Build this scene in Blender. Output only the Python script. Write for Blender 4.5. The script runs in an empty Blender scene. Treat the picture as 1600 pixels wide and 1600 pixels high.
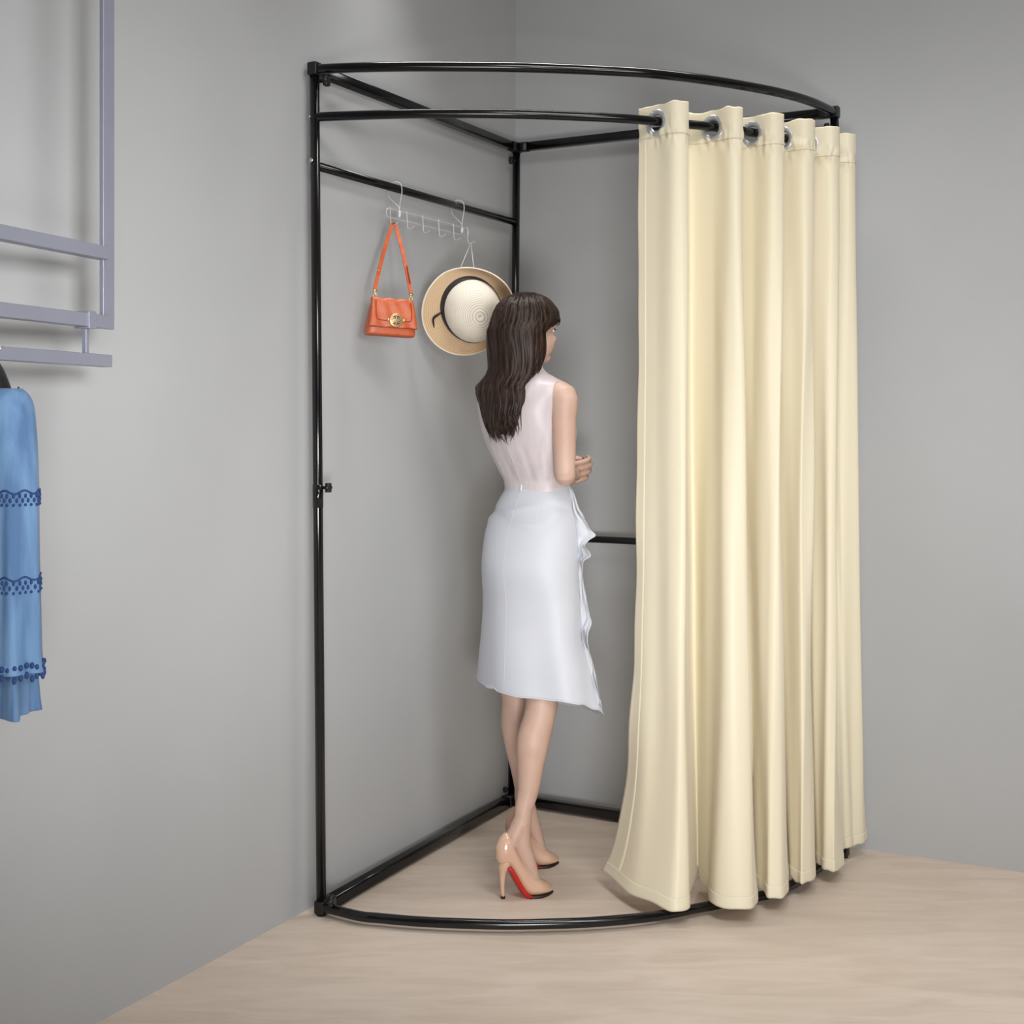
import bpy, math, random
from mathutils import Vector, Matrix, noise
random.seed(7)
sc = bpy.context.scene
COL = sc.collection
CH = 1.285            # camera height
FP = 2057.0           # focal length in px of the 1600 px frame
HY = 658.0            # horizon row

def W(px, py, d):
    """point seen at pixel px,py at depth d"""
    return Vector(((px-800)/FP*d, d, CH+(HY-py)/FP*d))
def WZ(px, py, z):
    """point seen at pixel, at known height"""
    d = (z-CH)*FP/(HY-py)
    return Vector(((px-800)/FP*d, d, z))

# ---------------------------------------------------------------- materials
def lin(c):
    c = c/255.0
    return c/12.92 if c <= 0.04045 else ((c+0.055)/1.055)**2.4
def rgb(r, g, b): return (lin(r), lin(g), lin(b), 1)
def mat(name, col, rough=.5, metal=0, spec=.5, bump=None, sheen=0, coat=0, col2=None, nscale=8, nstretch=(1,1,1), ndetail=4, contrast=(.35,.65), sss=0):
    m = bpy.data.materials.new(name); m.use_nodes = True
    nt = m.node_tree; b = nt.nodes['Principled BSDF']
    b.inputs['Base Color'].default_value = col
    b.inputs['Roughness'].default_value = rough
    b.inputs['Metallic'].default_value = metal
    b.inputs['Specular IOR Level'].default_value = spec
    b.inputs['Sheen Weight'].default_value = sheen
    b.inputs['Coat Weight'].default_value = coat
    if sss:
        b.inputs['Subsurface Weight'].default_value = sss
        b.inputs['Subsurface Radius'].default_value = (.02,.008,.004)
    tc = nt.nodes.new('ShaderNodeTexCoord'); mp = nt.nodes.new('ShaderNodeMapping')
    mp.inputs['Scale'].default_value = nstretch
    nt.links.new(tc.outputs['Object'], mp.inputs['Vector'])
    nz = nt.nodes.new('ShaderNodeTexNoise'); nz.inputs['Scale'].default_value = nscale; nz.inputs['Detail'].default_value = ndetail
    nt.links.new(mp.outputs['Vector'], nz.inputs['Vector'])
    if col2 is None:
        col2 = tuple(c*.93 for c in col[:3])+(1,)
    r = nt.nodes.new('ShaderNodeValToRGB')
    r.color_ramp.elements[0].position = contrast[0]; r.color_ramp.elements[0].color = col2
    r.color_ramp.elements[1].position = contrast[1]; r.color_ramp.elements[1].color = col
    nt.links.new(nz.outputs['Fac'], r.inputs['Fac'])
    nt.links.new(r.outputs['Color'], b.inputs['Base Color'])
    if bump:
        bp = nt.nodes.new('ShaderNodeBump'); bp.inputs['Strength'].default_value = bump[1]; bp.inputs['Distance'].default_value = .002
        n2 = nt.nodes.new('ShaderNodeTexNoise'); n2.inputs['Scale'].default_value = bump[0]; n2.inputs['Detail'].default_value = 3
        nt.links.new(mp.outputs['Vector'], n2.inputs['Vector'])
        nt.links.new(n2.outputs['Fac'], bp.inputs['Height']); nt.links.new(bp.outputs['Normal'], b.inputs['Normal'])
    return m

M = {}
M['wall'] = mat('wall_paint', rgb(172,173,174), .85, col2=rgb(167,168,169), nscale=1.5, bump=(160,.05))
M['ceil'] = mat('ceiling_paint', rgb(200,200,200), .9)
M['black'] = mat('black_gloss_paint', rgb(14,14,16), .16, spec=.5)
M['plastic'] = mat('black_plastic', rgb(16,16,17), .4)
M['steel'] = mat('screw_steel', rgb(200,200,200), .3, 1)
M['wire'] = mat('white_wire', rgb(205,205,205), .35, .3)
M['chrome'] = mat('grommet_metal', rgb(205,208,212), .38, .75)
M['orange'] = mat('orange_leather', rgb(196,98,58), .38, col2=rgb(180,84,46), nscale=40, bump=(260,.25))
M['orangedark'] = mat('orange_leather_edge', rgb(150,56,24), .5)
M['gold'] = mat('gold_metal', rgb(230,205,140), .28, .9)
M['emblem'] = mat('antique_gold', rgb(185,150,108), .4, .5)
M['dark'] = mat('dark_cutwork', rgb(45,32,22), .5)
M['ribbon'] = mat('black_ribbon', rgb(28,28,31), .6, bump=(300,.2))
M['whitecord'] = mat('white_cord', rgb(235,235,232), .7)
M['skin'] = mat('skin', rgb(196,165,149), .5, col2=rgb(188,155,138), nscale=14, sss=.15)
M['hair'] = mat('brown_hair', rgb(60,42,33), .42, spec=.25, col2=rgb(15,10,8), nscale=1, nstretch=(130,130,7), ndetail=5, contrast=(.35,.7), bump=(1.0,.7))
M['blouse'] = mat('blouse_satin', rgb(199,189,190), .42, sheen=.05, nstretch=(60,60,4), nscale=1, col2=rgb(190,179,181), bump=(.5,.25))
M['skirt'] = mat('white_skirt', rgb(194,196,203), .5, sheen=.05, col2=rgb(189,192,199), nscale=5)
M['seam'] = mat('seam_thread', rgb(205,208,216), .6)
M['nude'] = mat('nude_patent', rgb(208,172,148), .12, coat=.6, col2=rgb(202,165,141))
M['red'] = mat('red_sole', rgb(190,30,20), .3)
M['solebk'] = mat('dark_sole_edge', rgb(40,25,20), .5)
M['nail'] = mat('red_nail', rgb(170,25,20), .2)
M['lip'] = mat('lip', rgb(190,90,85), .4)
M['eyew'] = mat('eye_white', rgb(235,232,228), .2)
M['iris'] = mat('iris', rgb(40,25,18), .15)
M['rack'] = mat('rack_steel_grey', rgb(150,153,168), .38, .35)
M['hanger'] = mat('hanger_black', rgb(25,24,24), .4)
M['bluefab'] = mat('blue_cotton', rgb(98,132,168), .8, sheen=.1, col2=rgb(70,101,140), nscale=1, nstretch=(40,40,5), bump=(1,.5))
M['navy'] = mat('navy_embroidery', rgb(28,58,110), .8)
M['brim'] = None

def wood_floor():
    m = bpy.data.materials.new('pale_floor'); m.use_nodes = True
    nt = m.node_tree; b = nt.nodes['Principled BSDF']; L = nt.links.new
    tc = nt.nodes.new('ShaderNodeTexCoord'); mp = nt.nodes.new('ShaderNodeMapping')
    mp.inputs['Rotation'].default_value = (0,0,math.radians(4)); mp.inputs['Scale'].default_value = (1.3,6.5,1)
    L(tc.outputs['Object'], mp.inputs['Vector'])
    n1 = nt.nodes.new('ShaderNodeTexNoise'); n1.inputs['Scale'].default_value = 2.6; n1.inputs['Detail'].default_value = 9; n1.inputs['Roughness'].default_value = .62; n1.inputs['Distortion'].default_value = .9
    L(mp.outputs['Vector'], n1.inputs['Vector'])
    r = nt.nodes.new('ShaderNodeValToRGB'); e = r.color_ramp.elements
    e[0].position = .33; e[0].color = rgb(203,186,169); e[1].position = .62; e[1].color = rgb(217,201,186)
    L(n1.outputs['Fac'], r.inputs['Fac'])
    n2 = nt.nodes.new('ShaderNodeTexNoise'); n2.inputs['Scale'].default_value = 1.1; n2.inputs['Detail'].default_value = 2
    L(tc.outputs['Object'], n2.inputs['Vector'])
    r2 = nt.nodes.new('ShaderNodeValToRGB'); r2.color_ramp.elements[0].position=.35; r2.color_ramp.elements[0].color=(.93,.93,.93,1); r2.color_ramp.elements[1].position=.65; r2.color_ramp.elements[1].color=(1,1,1,1)
    L(n2.outputs['Fac'], r2.inputs['Fac'])
    mx = nt.nodes.new('ShaderNodeMix'); mx.data_type='RGBA'; mx.blend_type='MULTIPLY'; mx.inputs[0].default_value = 1
    L(r.outputs['Color'], mx.inputs[6]); L(r2.outputs['Color'], mx.inputs[7]); L(mx.outputs[2], b.inputs['Base Color'])
    b.inputs['Roughness'].default_value = .55
    return m
M['floor'] = wood_floor()

def straw(name, c1, c2, freq):
    m = bpy.data.materials.new(name); m.use_nodes = True
    nt = m.node_tree; b = nt.nodes['Principled BSDF']; L = nt.links.new
    at = nt.nodes.new('ShaderNodeAttribute'); at.attribute_name = 'rad'
    mt = nt.nodes.new('ShaderNodeMath'); mt.operation='MULTIPLY'; mt.inputs[1].default_value = freq
    L(at.outputs['Fac'], mt.inputs[0])
    sn = nt.nodes.new('ShaderNodeMath'); sn.operation='SINE'; L(mt.outputs[0], sn.inputs[0])
    mr = nt.nodes.new('ShaderNodeMapRange'); mr.inputs[1].default_value=-1; mr.inputs[2].default_value=-.2; L(sn.outputs[0], mr.inputs[0])
    mx = nt.nodes.new('ShaderNodeMix'); mx.data_type='RGBA'; L(mr.outputs[0], mx.inputs[0]); mx.inputs[6].default_value=c2; mx.inputs[7].default_value=c1
    L(mx.outputs[2], b.inputs['Base Color'])
    bp = nt.nodes.new('ShaderNodeBump'); bp.inputs['Strength'].default_value=.5; bp.inputs['Distance'].default_value=.0015
    L(mr.outputs[0], bp.inputs['Height']); L(bp.outputs['Normal'], b.inputs['Normal'])
    b.inputs['Roughness'].default_value=.7
    return m
M['crown'] = straw('pale_straw', rgb(236,228,214), rgb(205,190,168), 1150)
M['brim'] = straw('shaded_straw', rgb(214,184,148), rgb(188,152,114), 1150)  # same straw as the crown; darker tan paints in the brim's shade
M['brimedge'] = mat('pale_brim_edge', rgb(238,226,208), .7)

def curtain_mat():
    m = bpy.data.materials.new('cream_satin'); m.use_nodes = True
    nt = m.node_tree; b = nt.nodes['Principled BSDF']; L = nt.links.new
    out = nt.nodes['Material Output']
    tc = nt.nodes.new('ShaderNodeTexCoord'); nz = nt.nodes.new('ShaderNodeTexNoise'); nz.inputs['Scale'].default_value = 3
    L(tc.outputs['Object'], nz.inputs['Vector'])
    r = nt.nodes.new('ShaderNodeValToRGB'); r.color_ramp.elements[0].color = CUR1; r.color_ramp.elements[1].color = CUR2
    L(nz.outputs['Fac'], r.inputs['Fac']); L(r.outputs['Color'], b.inputs['Base Color'])
    b.inputs['Roughness'].default_value = .42; b.inputs['Sheen Weight'].default_value = .25; b.inputs['Specular IOR Level'].default_value = .35
    tr = nt.nodes.new('ShaderNodeBsdfTranslucent'); tr.inputs['Color'].default_value = rgb(253,226,80)
    mx = nt.nodes.new('ShaderNodeMixShader'); mx.inputs[0].default_value = .29
    bp = nt.nodes.new('ShaderNodeBump'); bp.inputs['Strength'].default_value=.12; bp.inputs['Distance'].default_value=.004
    mp = nt.nodes.new('ShaderNodeMapping'); mp.inputs['Scale'].default_value=(30,30,4); L(tc.outputs['Object'], mp.inputs['Vector'])
    n2 = nt.nodes.new('ShaderNodeTexNoise'); n2.inputs['Scale'].default_value=1; L(mp.outputs['Vector'], n2.inputs['Vector'])
    L(n2.outputs['Fac'], bp.inputs['Height']); L(bp.outputs['Normal'], b.inputs['Normal'])
    L(b.outputs[0], mx.inputs[1]); L(tr.outputs[0], mx.inputs[2]); L(mx.outputs[0], out.inputs['Surface'])
    return m
CUR1 = rgb(243,238,215); CUR2 = rgb(245,241,221)
M['curtain'] = curtain_mat()

# ---------------------------------------------------------------- mesh helpers
def catmull(pts, n, closed=False):
    """resample a control polyline of tuples/vectors by Catmull-Rom, n steps per span"""
    P = [list(p) for p in pts]; out = []; N = len(P)
    spans = N if closed else N-1
    for i in range(spans):
        if closed:
            a, b, c, d = P[(i-1)%N], P[i], P[(i+1)%N], P[(i+2)%N]
        else:
            a, b, c, d = P[max(i-1,0)], P[i], P[i+1], P[min(i+2,N-1)]
        for k in range(n):
            t = k/n
            out.append([.5*(2*b[j]+(c[j]-a[j])*t+(2*a[j]-5*b[j]+4*c[j]-d[j])*t*t+(3*b[j]-a[j]-3*c[j]+d[j])*t**3) for j in range(len(b))])
    if not closed: out.append(P[-1])
    return out

class MB:
    def __init__(s): s.v = []; s.f = []
    def add(s, v, f):
        o = len(s.v); s.v += [Vector(p) for p in v]; s.f += [tuple(i+o for i in q) for q in f]; return s
    def loft(s, rings, caps=True, closed=True):
        n = len(rings[0]); v = [p for r in rings for p in r]; f = []
        m = n if closed else n-1
        for i in range(len(rings)-1):
            for j in range(m):
                f.append((i*n+j, i*n+(j+1)%n, (i+1)*n+(j+1)%n, (i+1)*n+j))
        if caps:
            f.append(tuple(reversed(range(n)))); f.append(tuple((len(rings)-1)*n+j for j in range(n)))
        return s.add(v, f)
    def tube(s, pts, r, n=12, smooth=0, caps=True, flat=1.0, up=None, closed=False, ends=False, power=2):
        """tube along pts; r number or list; flat squashes along the binormal"""
        if not isinstance(r, (list, tuple)): r = [r]*len(pts)
        P = [list(p)+[q] for p, q in zip(pts, r)]
        if smooth: P = catmull(P, smooth, closed)
        pts = [Vector(p[:3]) for p in P]; rad = [max(p[3],1e-4) for p in P]
        if ends:   # rounded ends
            t0 = (pts[0]-pts[1]).normalized(); t1 = (pts[-1]-pts[-2]).normalized()
            r0, r1 = rad[0], rad[-1]; p0, p1 = pts[0], pts[-1]
            pre = [(p0+t0*r0*math.sin(a), r0*math.cos(a)) for a in (1.45,1.1,.75,.35)]
            post = [(p1+t1*r1*math.sin(a), r1*math.cos(a)) for a in (.35,.75,1.1,1.45)]
            pts = [a for a,_ in pre]+pts+[a for a,_ in post]; rad = [b for _,b in pre]+rad+[b for _,b in post]
        N = len(pts); rings = []
        U = Vector(up) if up else Vector((0,0,1))
        prev = None
        for i in range(N):
            if closed: t = pts[(i+1)%N]-pts[(i-1)%N]
            else: t = pts[min(i+1,N-1)]-pts[max(i-1,0)]
            t = t.normalized() if t.length > 1e-9 else Vector((0,0,1))
            if up is not None or prev is None:
                x = U.cross(t)
                if x.length < 1e-3: x = Vector((1,0,0)).cross(t)
                x.normalize()
            else:
                x = (prev - t*prev.dot(t)).normalized()
            prev = x; y = t.cross(x)
            ring = []
            for k in range(n):
                a = 2*math.pi*k/n; c, q = math.cos(a), math.sin(a)
                if power != 2:
                    c = math.copysign(abs(c)**(2/power), c); q = math.copysign(abs(q)**(2/power), q)
                ring.append(pts[i]+x*c*rad[i]+y*q*rad[i]*flat)
            rings.append(ring)
        if closed: rings.append(rings[0]); caps = False
        return s.loft(rings, caps)
    def box(s, c, size, axes=None):
        ax = axes or (Vector((1,0,0)), Vector((0,1,0)), Vector((0,0,1)))
        c = Vector(c); h = [q/2 for q in size]
        v = [c+ax[0]*h[0]*a+ax[1]*h[1]*b+ax[2]*h[2]*d for a in (-1,1) for b in (-1,1) for d in (-1,1)]
        return s.add(v, [(0,1,3,2),(4,6,7,5),(0,4,5,1),(2,3,7,6),(0,2,6,4),(1,5,7,3)])
    def ell(s, c, r, axes=None, n=20, m=12):
        ax = axes or (Vector((1,0,0)), Vector((0,1,0)), Vector((0,0,1)))
        c = Vector(c); rings = []
        for i in range(m+1):
            a = -math.pi/2+math.pi*(i+.02)/(m+.04)
            rings.append([c+ax[0]*r[0]*math.cos(a)*math.cos(2*math.pi*k/n)+ax[1]*r[1]*math.cos(a)*math.sin(2*math.pi*k/n)+ax[2]*r[2]*math.sin(a) for k in range(n)])
        return s.loft(rings)
    def build(s, name, m, parent=None, loc=(0,0,0), smooth=True, bevel=0, solid=0, subsurf=0, offset=0):
        me = bpy.data.meshes.new(name); L = Vector(loc)
        me.from_pydata([tuple(p-L) for p in s.v], [], s.f); me.update()
        import bmesh
        bm = bmesh.new(); bm.from_mesh(me)
        if not solid: bmesh.ops.recalc_face_normals(bm, faces=bm.faces)
        bm.to_mesh(me); bm.free()
        o = bpy.data.objects.new(name, me); COL.objects.link(o)
        me.materials.append(m)
        if smooth:
            for p in me.polygons: p.use_smooth = True
        if parent is not None: o.parent = parent
        else: o.location = L
        if bevel:
            b = o.modifiers.new('bevel','BEVEL'); b.width = bevel; b.segments = 3; b.limit_method='ANGLE'; b.angle_limit = .6
            b.harden_normals = True
        if solid:
            q = o.modifiers.new('solid','SOLIDIFY'); q.thickness = solid; q.offset = offset
        if subsurf:
            q = o.modifiers.new('sub','SUBSURF'); q.levels = subsurf; q.render_levels = subsurf
        return o

def tag(o, label=None, cat=None, group=None, kind=None):
    if label: o['label'] = label
    if cat: o['category'] = cat
    if group: o['group'] = group
    if kind: o['kind'] = kind
    return o
def thing(name, loc, label, cat, group=None):
    o = bpy.data.objects.new(name, None); COL.objects.link(o); o.location = loc; o.empty_display_size = .05
    return tag(o, label, cat, group)

def ellring(c, hw, hd, ax, ay, n=48, power=2.0):
    c = Vector(c); out = []
    for k in range(n):
        a = 2*math.pi*k/n; x, y = math.cos(a), math.sin(a)
        if power != 2:
            x = math.copysign(abs(x)**(2/power), x); y = math.copysign(abs(y)**(2/power), y)
        out.append(c+ax*hw*x+ay*hd*y)
    return out

# ---------------------------------------------------------------- the room
C = Vector((.012,4.49,0))
DL = Vector((-.4717,-.8818,0)).normalized(); DR = Vector((.8900,-.4560,0)).normalized()
def wall(name, a, b, out, z1=2.95, th=.12):
    mb = MB(); a = Vector(a); b = Vector(b); o = Vector(out).normalized()*th
    v = [a, b, b+o, a+o]; v2 = [p+Vector((0,0,z1)) for p in v]
    mb.add(v+v2, [(0,1,2,3),(4,7,6,5),(0,4,5,1),(1,5,6,2),(2,6,7,3),(3,7,4,0)])
    return tag(mb.build(name, M['wall'], smooth=False), kind='structure')
NLo = Vector((-.8818,.4717,0)); NRo = Vector((.4560,.8900,0))
wl = wall('wall_left', C+Vector((0,0,0)), C+DL*5.6, NLo)
wr = wall('wall_right', C-DR*.13, C+DR*4.2, NRo)
A = C+DL*5.6; B = C+DR*4.2; D = A+B-C
fl = MB(); q = [A+NLo*.12, C+Vector((0,.16,0)), B+NRo*.12, D]
fl.add([p for p in q]+[p-Vector((0,0,.1)) for p in q], [(0,1,2,3),(4,7,6,5),(0,4,5,1),(1,5,6,2),(2,6,7,3),(3,7,4,0)])
tag(fl.build('floor', M['floor'], smooth=False), kind='structure')
ce = MB(); q2 = [p+Vector((0,0,2.95)) for p in q]
ce.add(q2+[p+Vector((0,0,.1)) for p in q2], [(0,1,2,3),(4,7,6,5),(0,4,5,1),(1,5,6,2),(2,6,7,3),(3,7,4,0)])
tag(ce.build('ceiling', M['ceil'], smooth=False), kind='structure')

# ---------------------------------------------------------------- the fitting-room frame
Lt, Lb = Vector((-.514,3.425,0)), Vector((-.496,3.425,0))
Bt, Bb = Vector((.0150,4.41,0)), Vector((-.001,4.41,0))
Rt, Rb = Vector((.955,3.90,0)), Vector((.978,3.88,0))
def on(p, z): return Vector((p.x, p.y, z))
ZT, ZB, ZR, ZX = 2.20, .022, 2.076, 1.95
FR = thing('fitting_room_frame', (0.01,4.41,0), 'black tubular metal corner fitting room frame with curved front rails standing on the floor', 'fitting room frame')
FL = FR.location.copy()
TR = .0128
def part(mb, name, m, **k): return mb.build(name, m, FR, FL, **k)
def lean(t, b, z): f = z/ZT; return Vector((b.x+(t.x-b.x)*f, b.y+(t.y-b.y)*f, z))
for (t, b) in ((Lt,Lb),(Bt,Bb),(Rt,Rb)):
    part(MB().tube([on(b,.0), lean(t,b,1.1), on(t,ZT+.005)], TR, 20), 'post', M['black'])
# sleeve joints halfway up the posts
for (t, b) in ((Lt,Lb),):
    part(MB().tube([lean(t,b,1.06), lean(t,b,1.12)], TR+.0012, 20), 'sleeve_joint', M['black'])
def rail(name, a, b, r=TR, power=2, n=20, sq=0):
    a = Vector(a); b = Vector(b)
    part(MB().tube([a, (a+b)/2, b], r, n, up=(0,0,1), power=power), name, M['black'])
rail('top_rail', on(Lt,ZT), on(Bt,ZT), .0145, 5, 32); rail('top_rail', on(Bt,ZT), on(Rt,ZT), .0145, 5, 32)
rail('bottom_rail', on(Lb,ZB), on(Bb,ZB), .0165, 5, 32); rail('bottom_rail', on(Bb,ZB), on(Rb,ZB), .0165, 5, 32)
rail('hanging_bar', lean(Lt,Lb,ZX), lean(Bt,Bb,ZX), .0115)
rail('cross_bar', lean(Bt,Bb,.902), lean(Rt,Rb,.902), .0115)
top_px = [(555,105.5),(640,104),(730,104.2),(805,105),(880,107.5),(960,111),(1030,115.7),(1120,127),(1210,143),(1265,158)]
tp = [on(Lt,ZT)]+[WZ(x,y,ZT) for x,y in top_px]+[on(Rt,ZT)]
part(MB().tube(tp, TR, 20, smooth=6, up=(0,0,1)), 'curved_top_rail', M['black'])
rod_px = [(560,180.3),(640,178),(730,177.5),(805,178.2),(880,180.8),(960,184.4),(1015,188.6),(1070,194)]
rp = [on(Lt,ZR)]+[WZ(x,y,ZR) for x,y in rod_px]
# beyond the curtain's first folds the rod follows the top rail's bend
for i, f in ((-4,1),(-3,1),(-2,1)):
    rp.append(on(tp[i], ZR))
rp.append(on(Rt,ZR))
RODC = [Vector(p[:3]) for p in catmull([list(p) for p in rp], 10)]
part(MB().tube(RODC, TR-.0008, 20, up=(0,0,1)), 'curtain_rod', M['black'])
bot_px = [(560,1431),(592,1434.5),(649,1439.5),(710,1442.5),(780,1444.4),(850,1443.6),(930,1440.5),(1020,1432),(1085,1420),(1160,1405),(1230,1387)]
bp = [on(Lb,ZB)]+[WZ(x,y,ZB) for x,y in bot_px]+[on(Rb,ZB)]
part(MB().tube(bp, TR, 20, smooth=6, up=(0,0,1)), 'curved_bottom_rail', M['black'])
# corner fittings
ux, uy = (Bt-Lt).normalized(), Vector((0,0,0))
def bracket(p, z, s=.029, h=.034):
    ax = (ux, Vector((-ux.y,ux.x,0)), Vector((0,0,1)))
    part(MB().box(on(p,z), (s,s,h), ax), 'corner_bracket', M['plastic'], bevel=.004, smooth=False)
for p, z in ((Lt,ZT+.001),(Bt,ZT),(Rt,ZT),(Lb,.0215),(Bb,.0215),(Rb,.0215)): bracket(p, z)
# bracket lips hugging the rails' ends
for p, q_, z in ((Lt,Bt,ZT),(Bt,Lt,ZT),(Bt,Rt,ZT),(Rt,Bt,ZT),(Lb,Bb,ZB),(Bb,Lb,ZB),(Bb,Rb,ZB)):
    d = (q_-p).normalized(); part(MB().tube([on(p,z)+d*.01, on(p,z)+d*.045], .0175 if z<1 else .0155, 24, up=(0,0,1), power=5), 'rail_socket', M['plastic'])
def knob(p, d, s=1):
    """a black star knob on a short screw"""
    p = Vector(p); d = Vector(d).normalized()
    k = MB().tube([p, p+d*.010*s, p+d*.012*s, p+d*.022*s, p+d*.0225*s], [.004*s,.004*s,.010*s,.010*s,.006*s], 16)
    x = d.cross(Vector((0,0,1))).normalized(); y = Vector((0,0,1))
    for i in range(6):
        a = i*math.pi/3; c = p+d*.017*s+x*.009*s*math.cos(a)+y*.009*s*math.sin(a)
        k.tube([c-d*.005*s, c+d*.005*s], .004*s, 10)
    part(k, 'star_knob', M['plastic'])
inR = Vector((.78,-.25,0))
knob(W(499,127,3.415), inR, 1.2); knob(lean(Lt,Lb,1.112)+Vector((.011,0,0)), inR, 1.05)
knob(W(507,1406,3.40), inR, 1.2)
knob(W(806,251,4.39), (-1,-.35,0), 1.0); knob(lean(Bt,Bb,.055)+Vector((-.01,-.01,0)), (-1,-.6,0), .8)
knob(lean(Rt,Rb,2.155)+Vector((-.011,-.003,0)), (-1,-.3,0), .9)
def screw(p, d, r=.0062):
    p = Vector(p); d = Vector(d).normalized()
    mb = MB().tube([p, p+d*.003, p+d*.0042], [r, r*.9, r*.4], 16)
    part(mb, 'screw', M['steel'])
sc1 = lean(Lt,Lb,ZX); screw(sc1+Vector((-.0085,-.009,.012)), (-.55,-.83,0), .0068)
screw(lean(Lt,Lb,ZR)+Vector((-.011,-.004,0)), (-1,-.2,0), .005)
screw(lean(Bt,Bb,ZX)+Vector((-.004,-.011,0)), (-.3,-1,0), .004)

# ---------------------------------------------------------------- curtain
cum = [0]
for i in range(1,len(RODC)): cum.append(cum[-1]+(RODC[i]-RODC[i-1]).length)
def rod_at(s):
    s = max(0, min(cum[-1]-1e-4, s))
    for i in range(1,len(cum)):
        if cum[i] >= s:
            f = (s-cum[i-1])/(cum[i]-cum[i-1]); p = RODC[i-1].lerp(RODC[i], f)
            t = (RODC[min(i+2,len(RODC)-1)]-RODC[max(i-3,0)]).normalized()
            return p, t, Vector((t.y,-t.x,0))
def s_at_px(px):
    return min(range(len(RODC)), key=lambda i: abs(800+RODC[i].x/RODC[i].y*FP-px))
S1 = cum[s_at_px(1026)]; S2 = cum[s_at_px(1112)]; S3 = cum[s_at_px(1170)]
rest = cum[-1]-.045-S3
SA = [S1, S2, S3, S3+rest*.31, S3+rest*.63, S3+rest*.93]
SA.append(SA[-1]+.10)
TOPC = []
def off(s, n_, t_):
    p, t, n = rod_at(s); return p+n*n_+t*t_
AMP = [.060,.064,.066,.068,.070,.070]
TOPC.append(off(S1-.025,-.055,0))
ap = []; bpnt = []
for k in range(6):
    a, nx = SA[k], SA[k+1]; L_ = nx-a if k < 5 else .11
    A_ = AMP[k]
    TOPC.append(off(a, 0, 0)); ap.append(len(TOPC)-1)
    TOPC.append(off(a+.12*L_, A_*.93, 0)); TOPC.append(off(a+.33*L_, A_, .003 if k < 2 else .014))
    TOPC.append(off(a+.47*L_, 0, 0)); ap.append(len(TOPC)-1)
    if k < 5: TOPC.append(off(a+.74*L_, -A_*.9, 0))
TOPC.append(off(cum[-1]-.01, .015, .03))
hem_px = [(937,1358),(990,1397),(1040,1419),(1071,1421),(1078,1402),(1087,1370),
 (1104,1388),(1118,1414),(1171,1419),(1183,1404),(1181,1376),
 (1188,1388),(1201,1402),(1223,1401),(1232,1386),(1232,1361),
 (1239,1370),(1248,1380),(1264,1378),(1272,1363),(1273,1340),
 (1280,1350),(1289,1359),(1306,1361),(1315,1350),(1311,1333),
 (1319,1327),(1330,1321),(1347,1317),(1354,1311),(1348,1300)]
HZ = .042
BOTC = [WZ(x,y,HZ) for x,y in hem_px]
assert len(BOTC) == len(TOPC), (len(BOTC), len(TOPC))
NS = 12
TOPS = [Vector(p) for p in catmull([list(p) for p in TOPC], NS)]
BOTS = [Vector(p) for p in catmull([list(p) for p in BOTC], NS)]
ZTOP = 2.118
rows = 150
def curtain_pt(i, v, push=0.0):
    """i: column, v: 0 top .. 1 hem"""
    z = ZTOP+(HZ-ZTOP)*v
    w = max(0.0, (ZR-.06-z)/(ZR-.06-HZ))
    m_ = min(1,max(0,(i/NS-1)/4)); m_ = m_*m_*(3-2*m_); w = m_*(.80*w+.20*w**4)+(1-m_)*(.05*w+.47*w**4+.48*w**14)
    p = TOPS[i].lerp(BOTS[i], w)
    u = i/NS
    # slight hand of the cloth: soft buckles that fade toward the header
    g = min(1.0, w*5)
    p = p+Vector((noise.noise(Vector((u*1.1, z*1.3, 3))), noise.noise(Vector((u*1.1, z*1.3, 9))), 0))*.012*g
    # puckers along the stitched header and the hem
    hd = math.exp(-((z-(ZR-.035))/.03)**2)
    p = p+Vector((noise.noise(Vector((u*5,z*30,1))), noise.noise(Vector((u*5,z*30,5))), 0))*.006*hd
    if i < NS*1.0:
        e = 1-i/(NS*1.0)
        p = p+Vector((math.sin(z*9.0+.6)+.5*math.sin(z*23), -.5*math.sin(z*14), 0))*.0045*e*min(1,g+.2)*e
    zz = z + .006*noise.noise(Vector((u*1.7,0,2)))*(1 if v<.03 else 0) + .006*noise.noise(Vector((u*1.6,7,2)))*max(0,(v-.97)/.03)
    if push:
        a = TOPS[max(i-1,0)].lerp(BOTS[max(i-1,0)], w); b = TOPS[min(i+1,len(TOPS)-1)].lerp(BOTS[min(i+1,len(TOPS)-1)], w)
        t = (b-a); t.z = 0; t.normalize(); p = p+Vector((t.y,-t.x,0))*push
    return Vector((p.x,p.y,zz))
CU = thing('curtain', (rod_at(S3)[0].x, rod_at(S3)[0].y, 0), 'cream satin eyelet curtain gathered in folds on the right of the curved rod', 'curtain')
CL = CU.location.copy()
nc = len(TOPS)
zs_v = [j/rows for j in range(rows+1)]
vs = sorted(set([round(x,5) for x in zs_v]+[round(.002*j,5) for j in range(0,40)]+[.985,.99,.995]))
gcent = [off(SA[k],0,0) for k in range(6)]+[off(SA[k]+.47*(SA[k+1]-SA[k] if k<5 else .11),0,0) for k in range(6)]
verts = []; faces = []
for v in vs:
    for i in range(nc): verts.append(curtain_pt(i, v))
gr_data = []
def near_hole(p):
    for g in GC:
        if (Vector((p.x,p.y,p.z+.004))-g).length < .0275: return True
    return False
GC = []
for idx in ap:
    i = idx*NS; v = (ZTOP-ZR)/(ZTOP-HZ)
    p = curtain_pt(i, v); GC.append(Vector((TOPS[i].x,TOPS[i].y,ZR)))
    tt = TOPS[min(i+3,nc-1)]-TOPS[max(i-3,0)]; tt.z = 0; tt.normalize()
    gr_data.append((Vector((TOPS[i].x,TOPS[i].y,ZR-.004)), tt))
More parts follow.
